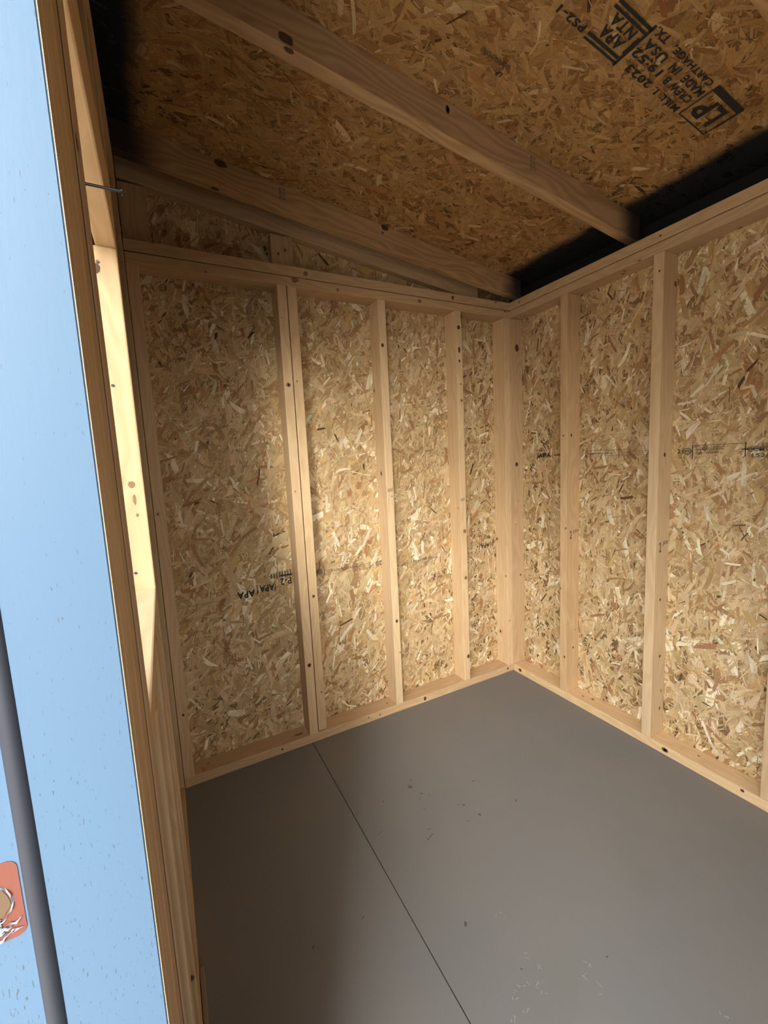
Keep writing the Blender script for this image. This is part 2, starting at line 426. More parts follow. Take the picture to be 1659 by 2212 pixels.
# ------------------------------------------------------------------ printed marks
def print_mesh(name, items, O, Rt, Up, mat, parent, lift=.0032):
    """items: ('t', text, u0, u1, v0, v1) or ('r', u0, u1, v0, v1) in metres on the surface"""
    O, Rt, Up = Vector(O), Vector(Rt).normalized(), Vector(Up).normalized(); Nn = Rt.cross(Up)
    bm = bmesh.new()
    dg = bpy.context.evaluated_depsgraph_get()
    for it in items:
        if it[0] == 'r':
            _, a, b2, c, d2 = it
            bm.faces.new([bm.verts.new(O+Rt*x+Up*y+Nn*lift) for x, y in ((a, c), (b2, c), (b2, d2), (a, d2))])
        elif it[0] == 'p':
            bm.faces.new([bm.verts.new(O+Rt*x+Up*y+Nn*lift) for x, y in it[1]])
        else:
            _, s, a, b2, c, d2 = it
            cu = bpy.data.curves.new('lettering', 'FONT'); cu.body = s; cu.offset = .028; cu.space_character = 1.1; cu.resolution_u = 3
            ob = bpy.data.objects.new('lettering', cu); COL.objects.link(ob)
            dg.update()
            me = bpy.data.meshes.new_from_object(ob.evaluated_get(dg))
            if len(me.vertices):
                xs = [v.co.x for v in me.vertices]; ys = [v.co.y for v in me.vertices]
                x0, x1, y0, y1 = min(xs), max(xs), min(ys), max(ys)
                vs = [bm.verts.new(O + Rt*(a+(v.co.x-x0)/(x1-x0)*(b2-a)) + Up*(c+(v.co.y-y0)/(y1-y0)*(d2-c)) + Nn*lift) for v in me.vertices]
                for p in me.polygons:
                    try: bm.faces.new([vs[i] for i in p.vertices])
                    except ValueError: pass
            bpy.data.objects.remove(ob); bpy.data.curves.remove(cu); bpy.data.meshes.remove(me)
    me = bpy.data.meshes.new(name); bm.to_mesh(me); bm.free(); me.materials.append(MAT[mat])
    return link(name, me, parent)
def frame_rects(u0, u1, v0, v1, t):
    return [('r', u0, u1, v0, v0+t), ('r', u0, u1, v1-t, v1), ('r', u0, u0+t, v0+t, v1-t), ('r', u1-t, u1, v0+t, v1-t)]

# ================================================================== THE SHELL
# ground outside
g = boxes('ground', [((-30, -30, -.32), (30, 30, -.30))], 'soil'); struct(g)
# floor: two sheets with an open joint between them
YS = -1.1965
fl = boxes('floor', [((-.10, YS+.0012, -.019), (XR+.1, .10, 0)), ((-.10, -1.83, -.019), (XR+.1, YS-.0012, 0))], 'floor', bevel=.0008); struct(fl)
sj = boxes('floor_joist', [((-.10, YS-.03, -.16), (XR+.1, YS+.03, -.0195))], 'seam', parent=fl)
sb = boxes('floor_skirt', [((-.10, -1.83, -.30), (XR+.1, -1.80, -.0195)), ((-.10, .07, -.30), (XR+.1, .10, -.0195)), ((-.10, -1.80, -.30), (-.07, .07, -.0195)), ((XR+.07, -1.80, -.30), (XR+.10, .07, -.0195))], 'grey_wood', parent=fl)
def blobs(name, pts, mat, parent, rng):
    bm = bmesh.new()
    for (x, y, ra, rb, th) in pts:
        vs = []
        for i in range(12):
            t = 2*math.pi*i/12; j = rng.uniform(.7, 1.2); a, b2 = ra*j*math.cos(t), rb*j*math.sin(t)
            vs.append(bm.verts.new((x+a*math.cos(th)-b2*math.sin(th), y+a*math.sin(th)+b2*math.cos(th), .0004)))
        bm.faces.new(vs)
    me = bpy.data.meshes.new(name); bm.to_mesh(me); bm.free(); me.materials.append(MAT[mat]); return link(name, me, parent)
rg = random.Random(3)
dr = [(.44, -.96, .010, .007), (.41, -.94, .004, .003), (.49, -.94, .005, .004), (.505, -.96, .003, .003), (.51, -.92, .003, .003), (.55, -.97, .003, .002), (.45, -1.08, .005, .003), (.61, -.84, .005, .005), (.60, -.855, .003, .002), (.67, -.82, .006, .005), (.67, -.87, .003, .003), (.54, -.74, .007, .003), (.69, -.67, .005, .004), (.63, -1.0, .010, .0015), (.655, -1.01, .012, .002), (.66, -1.025, .005, .003), (.56, -1.15, .014, .0012), (.92, -1.08, .007, .004), (1.15, -.83, .004, .002), (.77, -1.45, .005, .003), (.77, -1.31, .006, .002)]
st = blobs('drip_marks', [(a, b2, c, d2, rg.uniform(0, 3)) for a, b2, c, d2 in dr], 'drip', fl, rg); st['kind'] = 'stuff'
sc = []
for (x, y) in [(1.07, -1.03), (1.08, -.98), (1.10, -1.01), (1.12, -1.02), (1.10, -1.04), (1.10, -1.08), (1.13, -1.08), (1.12, -1.11), (1.14, -.89), (1.18, -.90), (1.15, -.91), (1.34, -.71), (.95, -.99), (1.36, -.73), (1.05, -1.0), (1.09, -1.06)]:
    for k in range(3): sc.append((x+rg.gauss(0, .006), y+rg.gauss(0, .006), rg.uniform(.002, .007), rg.uniform(.0006, .0015), rg.uniform(0, 3)))
st = blobs('scuff_marks', sc, 'scuff', fl, rg); st['kind'] = 'stuff'

def roof_z(y): return ZC + S*-y
OV = .012
# left wall sheet (rises into the gable)
def keepA(cx, cy): return cy < roof_z(-1.80+cx) + .01
wl = osb_sheet('wall_left', (-W-.001, -1.80, 0), (0, 1, 0), (0, 0, 1), (1, 0, 0), 1.90, 2.36, 1.0, 11, MAT['osb'], keep=keepA,
               back=[(0, 0), (1.90, 0), (1.90, roof_z(.10)), (0, roof_z(-1.80))], bias=(1.2, .75)); struct(wl)
wb = osb_sheet('wall_back', (XR, W+.001, 0), (-1, 0, 0), (0, 0, 1), (0, -1, 0), XR+W, 1.999, 1.0, 12, MAT['osb'],
               keep=lambda a, b: (a > .9), bias=(1.75, .75)); struct(wb)
# right-hand end wall, outside the view
RY0, RY1, RZ0 = -1.69, -1.26, 1.20      # unseen window opening added in the end wall to light the left wall
wr = boxes('wall_right', [((XR, -1.82, -.02), (XR+.012, RY0, 2.085)), ((XR, RY1, -.02), (XR+.012, .10, 2.085)), ((XR, RY0, -.02), (XR+.012, RY1, RZ0)), ((XR, RY0, WZ1), (XR+.012, RY1, 2.085))], 'osb'); struct(wr)
w2 = boxes('added_window', [((XR-.001, RY0, RZ0), (XR+.013, RY0+.014, WZ1)), ((XR-.001, RY1-.014, RZ0), (XR+.013, RY1, WZ1)), ((XR-.001, RY0, RZ0), (XR+.013, RY1, RZ0+.014)), ((XR-.001, RY0, WZ1-.014), (XR+.013, RY1, WZ1))], 'vinyl'); struct(w2)  # frame of the added, unseen window
bm = bmesh.new()
vs = [bm.verts.new(p) for p in ((XR, -1.82, 2.085), (XR, .10, 2.085), (XR, -1.82, roof_z(-1.82)), (XR+.012, -1.82, 2.085), (XR+.012, .10, 2.085), (XR+.012, -1.82, roof_z(-1.82)))]
for f in ((0, 1, 2), (5, 4, 3), (0, 3, 4, 1), (1, 4, 5, 2), (2, 5, 3, 0)): bm.faces.new([vs[i] for i in f])
me = bpy.data.meshes.new('gable_sheet'); bm.to_mesh(me); bm.free(); me.materials.append(MAT['osb']); link('gable_sheet', me, wr)
# front wall sheathing with window and door openings
YF0, YF1 = -1.812, -1.8003
zt = roof_z(-1.80)-.002
wf = boxes('wall_front', [((-.1, YF0, -.02), (WX0, YF1, zt)), ((WX0, YF0, -.02), (WX1, YF1, WZ0)), ((WX0, YF0, WZ1+.02), (WX1, YF1, zt)),
                          ((WX1, YF0, -.02), (XJ-.02, YF1, zt)), ((XJ-.02, YF0, 2.02), (XD+.02, YF1, zt)), ((XD+.02, YF0, -.02), (XR, YF1, zt))], 'osb'); struct(wf)
# roof deck: one sheared sheet, climbing to the front
sl = math.sqrt(1+S*S)
nrm = np.array((0, -S, -1.0))/sl; dv = np.array((0, -1.0, S))/sl
y_start = .30
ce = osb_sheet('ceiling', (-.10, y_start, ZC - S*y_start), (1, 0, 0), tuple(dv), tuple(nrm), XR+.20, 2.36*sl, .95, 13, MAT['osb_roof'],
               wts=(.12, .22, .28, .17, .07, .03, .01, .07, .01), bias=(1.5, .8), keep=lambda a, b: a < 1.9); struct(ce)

# ================================================================== LEFT WALL FRAMING
ZT = H-2*T
K = lambda ax, sg, c, ra, rb, mi=1: (ax, sg, c, ra, rb, mi)
G = 'studs of the left wall'
kl = {
 'a0': [K(0, 1, (0, -1.69, .30), .006, .004), K(1, 1, (-.02, 0, 1.2), .006, .004)],
 'a1': [K(0, 1, (0, -1.187, .36), .011, .009, 2), K(0, 1, (0, -1.187, .36), .005, .004), K(0, 1, (0, -1.187, 1.544), .009, .009, 2), K(0, 1, (0, -1.187, 1.544), .004, .004), K(0, 1, (0, -1.195, 1.80), .002, .002)],
 'a1b': [K(0, 1, (0, -1.150, 1.56), .003, .003), K(0, 1, (0, -1.145, .66), .007, .006), K(0, 1, (0, -1.14, .22), .003, .004)],
 'a2': [K(0, 1, (0, -.753, 1.731), .008, .007), K(0, 1, (0, -.745, .46), .008, .007), K(0, 1, (0, -.74, 1.06), .003, .003), K(0, 1, (0, -.735, .30), .004, .003)],
 'a3': [K(0, 1, (0, -.3125, 1.895), .030, .004), K(0, 1, (0, -.330, 1.847), .009, .009), K(0, 1, (0, -.330, 1.743), .016, .006), K(0, 1, (0, -.330, 1.69), .007, .006), K(0, 1, (0, -.325, 1.58), .004, .004), K(0, 1, (0, -.325, .845), .010, .010, 2), K(0, 1, (0, -.325, .60), .010, .009, 2), K(0, 1, (0, -.322, .17), .011, .008)],
 'a4': [K(0, 1, (0, -.025, .30), .004, .003)],
}
def stud_a(y, label, key, x1=0.0, z0=T, z1=ZT):
    return tag(board('stud', (x1-W, y, z0), (x1, y+T, z1), 'pine_face', knots=kl.get(key, ())), label, 'stud', G)
stud_a(-1.711, 'shaded pine stud at the left end of the left wall, beside the window wall', 'a0')
sa = stud_a(-1.206, 'left one of the doubled pair of pine studs on the left wall', 'a1')
stud_a(-1.1635, 'right one of the doubled studs on the left wall, set slightly back', 'a1b', x1=-.004, z0=T+.004)
s2 = stud_a(-.767, 'single pine stud on the left wall just right of the doubled pair', 'a2')
s3 = stud_a(-.3485, 'knotty pine stud on the left wall with a chipped top corner, second from the corner', 'a3')
s4 = stud_a(-.0385, 'last pine stud of the left wall, standing in the far corner', 'a4')
tag(board('stud', (-T, .0005, T), (0, W, ZT), 'pine', knots=[K(0, 1, (0, .05, 1.78), .02, .012), K(0, 1, (0, .04, 1.17), .012, .01), K(0, 1, (0, .05, .97), .003, .003), K(0, 1, (0, .03, .84), .003, .003), K(0, 1, (0, .06, .55), .006, .005)]),
    'first pine stud of the back wall, turned flat side out in the far corner', 'stud', 'studs of the back wall')
# plates
tag(board('bottom_plate', (-W, -1.711, 0), (-.0005, W, T), 'pine', knots=[K(0, 1, (0, -.044, .022), .006, .006), K(0, 1, (0, -.603, .02), .008, .010), K(0, 1, (0, -.86, .018), .004, .004), K(2, 1, (-.04, -.80, 0), .006, .003), K(2, 1, (-.03, -.03, 0), .012, .006, 2), K(2, 1, (-.035, -1.25, 0), .02, .008, 2), K(0, 1, (0, -1.33, .02), .005, .005), K(2, 1, (-.05, -1.62, 0), .006, .004, 2), K(2, 1, (-.02, -1.64, 0), .005, .004, 2)]),
    'pine bottom plate lying on the grey floor along the left wall', 'plate', 'bottom plates')
tag(board('top_plate', (-W, -1.711, ZT), (-.0005, W, ZT+T-.0028), 'pine', knots=[K(0, 1, (0, -1.131, ZT+.026), .014, .012, 2), K(0, 1, (0, -.95, ZT+.012), .006, .006, 2), K(0, 1, (0, -.549, ZT+.018), .010, .008, 2), K(0, 1, (0, -1.46, ZT+.006), .004, .004, 2)]),
    'lower board of the double top plate on the left wall, resting on the studs', 'plate', 'top plates')
tag(board('top_plate', (-W, -1.711, ZT+T), (-.0005, W, H), 'pine', knots=[K(0, 1, (0, -1.085, H-.02), .010, .010, 2), K(0, 1, (0, -.36, H-.02), .007, .009), K(0, 1, (0, -.09, H-.006), .008, .006, 2)]),
    'upper board of the double top plate on the left wall, below the gable', 'plate', 'top plates')

# gable framing behind the first rafter
GX0, GX1 = -W, -.051
tag(board('gable_stud', (GX0, -1.204, H), (GX1, -1.115, 2.133), 'pine', knots=[K(0, 1, (0, -1.175, 2.06), .006, .004)], axis=2), 'short flat stud in the shadowed gable above the doubled studs', 'stud', 'short gable studs')
tag(board('gable_stud', (GX0, -1.711, H), (GX1, -1.625, 2.203), 'pine', axis=2), 'short flat stud at the left end of the shadowed gable, beside the window wall', 'stud', 'short gable studs')
tag(board('gable_plate', (GX0, -1.711, 1.984), (GX1, -.16, 1.984+.085), 'pine', slope=S), 'sloping board along the top of the gable, tucked behind the lower rafter', 'plate')

# ================================================================== BACK WALL FRAMING
G = 'studs of the back wall'
kb = {
 0: [K(1, -1, (.335, 0, 1.30), .004, .004), K(1, -1, (.352, 0, .864), .006, .005), K(0, 1, (0, .03, 1.30), .008, .005), K(0, 1, (0, .06, .35), .003, .003), K(0, 1, (0, .05, .26), .006, .005), K(1, -1, (.345, 0, .22), .006, .005)],
 1: [K(1, -1, (.75, 0, 1.86), .004, .004), K(0, 1, (0, .04, 1.195), .008, .007), K(0, 1, (0, .06, .15), .008, .006, 2), K(0, 1, (0, .05, .38), .007, .006), K(0, 1, (0, .04, .62), .006, .005), K(0, 1, (0, .075, 1.82), .012, .008, 2)],
 2: [K(1, -1, (1.14, 0, .6), .006, .005)],
}
sb_ = []
for i, (x, lab) in enumerate(((.3167, 'pine stud on the back wall, first one right of the far corner'), (.7275, 'pine stud in the middle of the back wall, between two wide strand board bays'),
                              (1.127, 'pine stud on the back wall cut off by the right edge of the view'))):
    sb_.append(tag(board('stud', (x, 0, T), (x+T, W, ZT), 'pine_face' if i == 1 else 'pine', knots=kb[i]), lab, 'stud', G))
tag(board('bottom_plate', (0.0005, 0, 0), (XR, W, T), 'pine_face', knots=[K(1, -1, (.05, 0, .022), .012, .009), K(1, -1, (.825, 0, .022), .012, .009), K(1, -1, (.825, 0, .022), .006, .004, 2), K(1, -1, (1.08, 0, .03), .006, .005), K(2, 1, (.42, .04, 0), .006, .004), K(2, 1, (.92, .05, 0), .005, .004, 2)]),
    'yellowish pine bottom plate lying on the grey floor along the back wall', 'plate', 'bottom plates')
tag(board('top_plate', (0.0005, 0, ZT), (XR, W, ZT+T-.0028), 'pine', knots=[K(2, -1, (.60, .03, 0), .006, .005), K(2, -1, (.58, .05, 0), .010, .008, 2), K(2, -1, (.05, .03, 0), .004, .003)]),
    'lower board of the double top plate on the back wall, above the studs', 'plate', 'top plates')
tag(board('top_plate', (0.0005, 0, ZT+T), (XR, W, H), 'pine', knots=[K(1, -1, (.75, 0, H-.02), .004, .004), K(1, -1, (.07, 0, H-.02), .007, .006, 2)]),
    'upper board of the double top plate on the back wall, under the rafter ends', 'plate', 'top plates')
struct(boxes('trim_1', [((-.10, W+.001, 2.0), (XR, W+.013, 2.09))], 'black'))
bpy.data.objects['trim_1'].location = (0, 0, 0)

# ================================================================== RAFTERS
def rafter(x1, label, knots=(), z0=Z0):
    o = board('rafter', (x1-T, -1.80, z0), (x1, .021, z0+W*sl), 'rafter', knots=knots, slope=S, bevel=.003)
    return tag(o, label, 'rafter', 'rafters under the roof deck')
def rz(y, z): return z - S*-y      # undo the slope for a knot position
ra = rafter(.062, 'lowest rafter at the left, running just above the left wall gable', [K(0, 1, (0, -1.387, rz(-1.387, 2.268)), .022, .012), K(2, -1, (.043, -1.41, 0), .014, .008), K(0, 1, (0, -.75, rz(-.75, 2.187)), .016, .012), K(0, 1, (0, -.76, rz(-.76, 2.165)), .005, .005)])
rb = rafter(.661, 'middle rafter crossing the ceiling with a black knot on its lower edge', [K(0, 1, (0, -1.322, rz(-1.322, 2.197)), .018, .011), K(2, -1, (.655, -1.315, 0), .012, .008), K(0, 1, (0, -.867, rz(-.867, 2.188)), .007, .011), K(0, 1, (0, -.867, rz(-.867, 2.188)), .004, .007, 2)])
rc = rafter(1.272, 'rafter at the top right corner of the view, only its lower edge showing')

# ================================================================== FRONT WALL FRAMING (window and door side)
Y0, Y1 = -1.800, -1.711
G = 'studs of the window wall'
def fs(x0, x1, z0, z1, lab, dy=0, mat='pine', kn=(), nm='stud'):
    return tag(board(nm, (x0, Y0, z0), (x1, Y1+dy, z1), mat, knots=kn), lab, 'stud', G)
ZP = Z0 + S*D - .001               # top of the front wall
tag(board('bottom_plate', (.004, Y0, 0), (1.371, Y1-.001, T), 'pine'), 'pine bottom plate on the floor under the window, beside the door', 'plate', 'bottom plates')
fs(.004, .042, T, ZP-2*T, 'corner stud of the window wall, nearest the left wall', -.001)
fs(.540, .578, T, ZP-2*T, 'full height stud on the far side of the window', -.001)
jk = [K(0, 1, (0, -1.7355, 1.200), .008, .007, 2), K(0, 1, (0, -1.733, 1.165), .012, .003, 2), K(0, 1, (0, -1.731, 1.13), .004, .003, 2), K(0, 1, (0, -1.752, 1.652), .010, .007)]
sj_ = fs(.578, WX0, T, WZ1, 'sunlit stud framing the far side of the window opening', 0, 'pine', jk)
for z in (1.414, 1.665, .999):
    bm = bmesh.new(); bmesh.ops.create_cone(bm, cap_ends=True, segments=12, radius1=.0032, radius2=.0028, depth=.002, matrix=Matrix.Translation((WX0+.001, -1.748, z)) @ Matrix.Rotation(math.pi/2, 4, 'Y'))
    me = bpy.data.meshes.new('nail_head'); bm.to_mesh(me); bm.free(); me.materials.append(MAT['steel']); link('nail_head', me, sj_)
for x in (.66, .87, 1.08):
    fs(x, x+T, T, WZ0-T, {.66: 'cripple stud under the far end of the window sill', .87: 'cripple stud under the middle of the window sill', 1.08: 'cripple stud under the near end of the window sill'}[x], {.66: -.002, .87: .0, 1.08: .001}[x])
fs(WX1, WX1+T, T, WZ1, 'stud framing the near side of the window opening, beside the door', .0, 'pine')
fs(WX1+T, WX1+2*T, T, ZP-2*T, 'full height stud between the window and the door', -.0015, 'rafter')
fs(WX1+2*T, WX1+3*T, T, ZP-2*T, 'stud next to the door jamb, third of the stack beside the window', .0008, 'pine')
fs(WX1+3*T, XJ-.0195, T, 2.02, 'narrow stud pressed against the back of the pale door jamb', .0002, 'pine_face')
# window sill and header
tag(board('sill_board', (WX0, Y0, WZ0-T), (WX1, Y1, WZ0), 'pine_face', knots=[K(1, 1, (.9, 0, WZ0-.02), .006, .005)]), 'bare pine board forming the sill of the window opening', 'sill')
tag(board('lintel_board', (.578, Y1-T, WZ1), (WX1+T, Y1, WZ1+.14), 'pine_face'), 'inner header board over the window opening, its underside catching daylight', 'header', 'boards over the window')
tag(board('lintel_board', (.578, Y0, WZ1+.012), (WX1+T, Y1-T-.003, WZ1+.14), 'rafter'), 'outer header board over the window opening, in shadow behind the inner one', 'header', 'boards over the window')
for x, lab in ((.72, 'short stud above the far part of the window header'), (1.05, 'short stud above the near part of the window header')):
    fs(x, x+T, WZ1+.14, ZP-2*T, lab, -.001)
tag(board('top_plate', (.004, Y0, ZP-2*T), (XR, Y1-.001, ZP-T), 'pine'), 'lower board of the high top plate over the window', 'plate', 'top plates')
tag(board('top_plate', (.004, Y0, ZP-T), (XR, Y1, ZP), 'pine'), 'upper board of the high top plate over the window, under the rafters', 'plate', 'top plates')
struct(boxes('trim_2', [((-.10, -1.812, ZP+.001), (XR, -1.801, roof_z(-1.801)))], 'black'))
# other side of the doorway (behind the camera), keeps the wall closed
tag(board('stud', (XD, Y0, T), (XD+T, Y1, ZP-2*T), 'pine'), 'pine stud on the right hand side of the doorway', 'stud', G)
tag(board('lintel_board', (XJ-.02, Y0, 2.035), (XD, Y1-.001, ZP-2*T), 'pine'), 'header board over the doorway', 'header')
# weathered board end on the floor
tag(board('weathered_block', (.70, Y1+.0005, 0), (1.33, Y1+.011, .034), 'grey_wood'), 'weathered grey board end on the floor against the window wall', 'board')

# window unit
def ring(x0, x1, z0, z1, t, y0, y1): return [((x0, y0, z0), (x1, y1, z0+t)), ((x0, y0, z1-t), (x1, y1, z1)), ((x0, y0, z0+t), (x0+t, y1, z1-t)), ((x1-t, y0, z0+t), (x1, y1, z1-t))]
wn = boxes('window_1', ring(WX0+.002, WX1-.002, WZ0+.002, WZ1-.002, .012, -1.817, -1.8005), 'vinyl'); struct(wn)
bm = bmesh.new(); bm.faces.new([bm.verts.new(p) for p in ((WX0+.014, -1.809, WZ0+.014), (WX1-.014, -1.809, WZ0+.014), (WX1-.014, -1.809, WZ1-.014), (WX0+.014, -1.809, WZ1-.014))])
me = bpy.data.meshes.new('pane'); bm.to_mesh(me); bm.free(); me.materials.append(MAT['glass']); link('pane', me, wn)

# door jamb, painted, with weatherstrip and strike cut-out
dj = bpy.data.objects.new('entry_frame', None); COL.objects.link(dj); dj.location = (XJ-.01, -1.76, 0)
tag(dj, 'pale painted door jamb filling the left edge, with a dark grey weatherstrip', 'door jamb')
def part(o): o.parent = dj; o.matrix_parent_inverse = Matrix.Translation(-dj.location); return o
YM = -1.769
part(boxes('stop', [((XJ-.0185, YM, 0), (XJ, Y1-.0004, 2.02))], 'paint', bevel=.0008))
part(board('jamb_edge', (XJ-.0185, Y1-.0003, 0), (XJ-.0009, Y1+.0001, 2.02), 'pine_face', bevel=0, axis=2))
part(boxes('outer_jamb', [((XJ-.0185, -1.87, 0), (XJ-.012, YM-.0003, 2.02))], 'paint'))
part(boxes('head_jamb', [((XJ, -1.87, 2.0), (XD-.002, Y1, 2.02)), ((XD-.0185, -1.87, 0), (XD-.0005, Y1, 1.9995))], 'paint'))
bm = bmesh.new(); r = .0068
prof = [(XJ-.0052+r*math.cos(t)*1.0, YM-.0045+r*math.sin(t)) for t in [2*math.pi*i/24 for i in range(24)]]
zz = [0.002+i*(1.996/16) for i in range(17)]
rows = [[bm.verts.new((x, y+.0004*math.sin(z*7), z)) for x, y in prof] for z in zz]
for a_, b_ in zip(rows[:-1], rows[1:]):
    for i in range(24):
        f = bm.faces.new((a_[i], a_[(i+1) % 24], b_[(i+1) % 24], b_[i])); f.smooth = True
bm.faces.new(rows[0][::-1]); bm.faces.new(rows[-1])
me = bpy.data.meshes.new('weatherstrip'); bm.to_mesh(me); bm.free(); me.materials.append(MAT['strip'])
part(link('weatherstrip', me))['label'] = 'dark grey foam weatherstrip'
# unseen door leaf standing open, added to block side light; hinged across the doorway
leaf = boxes('added_door_leaf', [((0, -.88, .012), (.042, 0, 1.995))], 'vinyl', bevel=.002); struct(leaf)
leaf.location = (XD+.004, -1.875, 0); leaf.rotation_euler = (0, 0, math.radians(46))
# strike plate cut-out: primer coloured rounded recess with a bored hole
def rrect(cy, cz, hy, hz, rad, n=6):
    pts = []
    for (sy, sz, a0) in ((1, 1, 0), (-1, 1, 90), (-1, -1, 180), (1, -1, 270)):
        for i in range(n+1):
            t = math.radians(a0+90*i/n); pts.append((cy+sy*(hy-rad)+rad*math.cos(t), cz+sz*(hz-rad)+rad*math.sin(t)))
    return pts
XO = XJ-.012
def flat(name, pts, x, mat, parent=None, th=.0003):
    bm = bmesh.new(); a_ = [bm.verts.new((x, y, z)) for y, z in pts]; b_ = [bm.verts.new((x-th, y, z)) for y, z in pts]
    f = bm.faces.new(a_); f2 = bm.faces.new(b_[::-1])
    for i in range(len(pts)): j = (i+1) % len(pts); bm.faces.new((a_[i], b_[i], b_[j], a_[j]))
    bm.normal_update(); bmesh.ops.recalc_face_normals(bm, faces=bm.faces[:])
    me = bpy.data.meshes.new(name); bm.to_mesh(me); bm.free(); me.materials.append(MAT[mat]); return link(name, me)
cyk, czk = -1.800, .952
sp_ = part(flat('strike_recess', rrect(cyk, czk, .016, .0275, .006), XO+.0004, 'primer')); sp_['label'] = 'orange-red primed strike plate cut-out'
rg = random.Random(9)
hp = [(cyk-.001+(.0108*rg.uniform(.92, 1.08))*math.cos(t), czk+.0005+(.0135*rg.uniform(.93, 1.07))*math.sin(t)) for t in [2*math.pi*i/22 for i in range(22)]]
h_ = flat('strike_hole', hp, XO+.0007, 'raw_hole'); part(h_)
bm = bmesh.new()
def shred(pts, wd, x):
    prev = None
    for i, (y, z) in enumerate(pts):
        j = min(i, len(pts)-2); d = Vector((pts[j+1][0]-pts[j][0], pts[j+1][1]-pts[j][1])).normalized(); nn = Vector((-d.y, d.x))*wd*(.4+.6*math.sin(math.pi*(i+.6)/(len(pts)+.2)))
        q = (bm.verts.new((x+.0008*math.sin(i*1.7), y+nn.x, z+nn.y)), bm.verts.new((x+.0003, y-nn.x, z-nn.y)))
        if prev: bm.faces.new((prev[0], q[0], q[1], prev[1]))
        prev = q
for k in range(9):
    y0_, z0_ = cyk+.014-rg.uniform(0, .004)*k*.4, czk-.013-rg.uniform(0, .012)
    shred([(y0_-.0022*i+rg.uniform(-.0007, .0007), z0_-.0010*i+rg.uniform(-.0012, .0012)) for i in range(7)], rg.uniform(.0003, .0011), XO+.0012)
shred([(cyk+.0108*math.cos(t)*1.03, czk+.0135*math.sin(t)*1.03) for t in [math.radians(q) for q in range(80, -80, -12)]], .0005, XO+.001)
for k in range(5): shred([(cyk+.004-.003*i, czk-.010-.0015*k-.0008*i+rg.uniform(-.001, .001)) for i in range(5)], .0011, XO+.0012)
me = bpy.data.meshes.new('torn_paint'); bm.to_mesh(me); bm.free(); me.materials.append(MAT['shred'])
part(link('torn_paint', me))['label'] = 'white shreds of torn paint'

# nail sticking out of the stud beside the window
bm = bmesh.new()
rot = Matrix.Rotation(-math.pi/2, 4, 'X')
bmesh.ops.create_cone(bm, cap_ends=True, segments=12, radius1=.0013, radius2=.0013, depth=.034, matrix=Matrix.Translation((1.215, Y1+.012, 1.493)) @ rot)
bmesh.ops.create_cone(bm, cap_ends=True, segments=16, radius1=.0036, radius2=.0036, depth=.0012, matrix=Matrix.Translation((1.215, Y1+.0292, 1.493)) @ rot)
me = bpy.data.meshes.new('nail'); bm.to_mesh(me); bm.free(); me.materials.append(MAT['steel'])
tag(link('nail', me), 'steel nail sticking out of the stud beside the window opening', 'nail')

# ================================================================== PRINTED MARKS
# roof deck stamp: reads towards the front wall (-y), lines step towards +x
O = (0, 0, ZC); Rt = Vector((0, -1, S)).normalized(); Up = Vector((-1, 0, 0))
def X(x0, x1): return (-x1, -x0)      # v range from an x range
def tx(s, u0, u1, x0, x1): return ('t', s, u0*sl, u1*sl) + X(x0, x1)
def rc_(u0, u1, x0, x1): return ('r', u0*sl, u1*sl) + X(x0, x1)
it = [tx('MILL 1', .331, .432, .968, .985), tx('2023', .458, .552, .968, .986),
      tx('CREW B', .332, .446, .998, 1.017), tx('19:52', .468, .576, .998, 1.018),
      tx('MADE', .327, .412, 1.024, 1.043), tx('IN', .435, .466, 1.024, 1.043), tx('USA', .492, .572, 1.024, 1.044),
      tx('CARTHAGE,', .335, .506, 1.052, 1.070), tx('TX.', .530, .578, 1.052, 1.070),
      tx('LP', .212, .300, .988, 1.044),
      rc_(.190, .318, 1.053, 1.070), rc_(.189, .318, .972, .975), rc_(.189, .1925, .975, 1.053), rc_(.314, .318, .975, 1.053), rc_(.186, .190, 1.0, 1.068),
      rc_(.581, .700, .964, .969), rc_(.590, .700, .974, .981), rc_(.590, .700, 1.040, 1.046), rc_(.581, .700, 1.051, 1.058), rc_(.581, .589, .960, 1.066), rc_(.589, .594, .99, 1.03),
      tx('APA', .608, .682, .985, 1.011), tx('NTA', .606, .684, 1.015, 1.038),
      tx('PS2-1', .712, .797, .968, .985)]
pm = print_mesh('printed_stamp', it, O, Rt, Up, 'ink', ce); pm['label'] = 'large black mill stamp printed on the roof deck'
it = [tx('LP', .795, .812, .789, .802)] + [rc_(.792+.004*i, .7935+.004*i, .812+.0015*(i % 3), .828-.001*(i % 4)) for i in range(23)]
pm = print_mesh('printed_stamp', it, O, Rt, Up, 'ink', ce); pm['label'] = 'small faded barcode stamp'
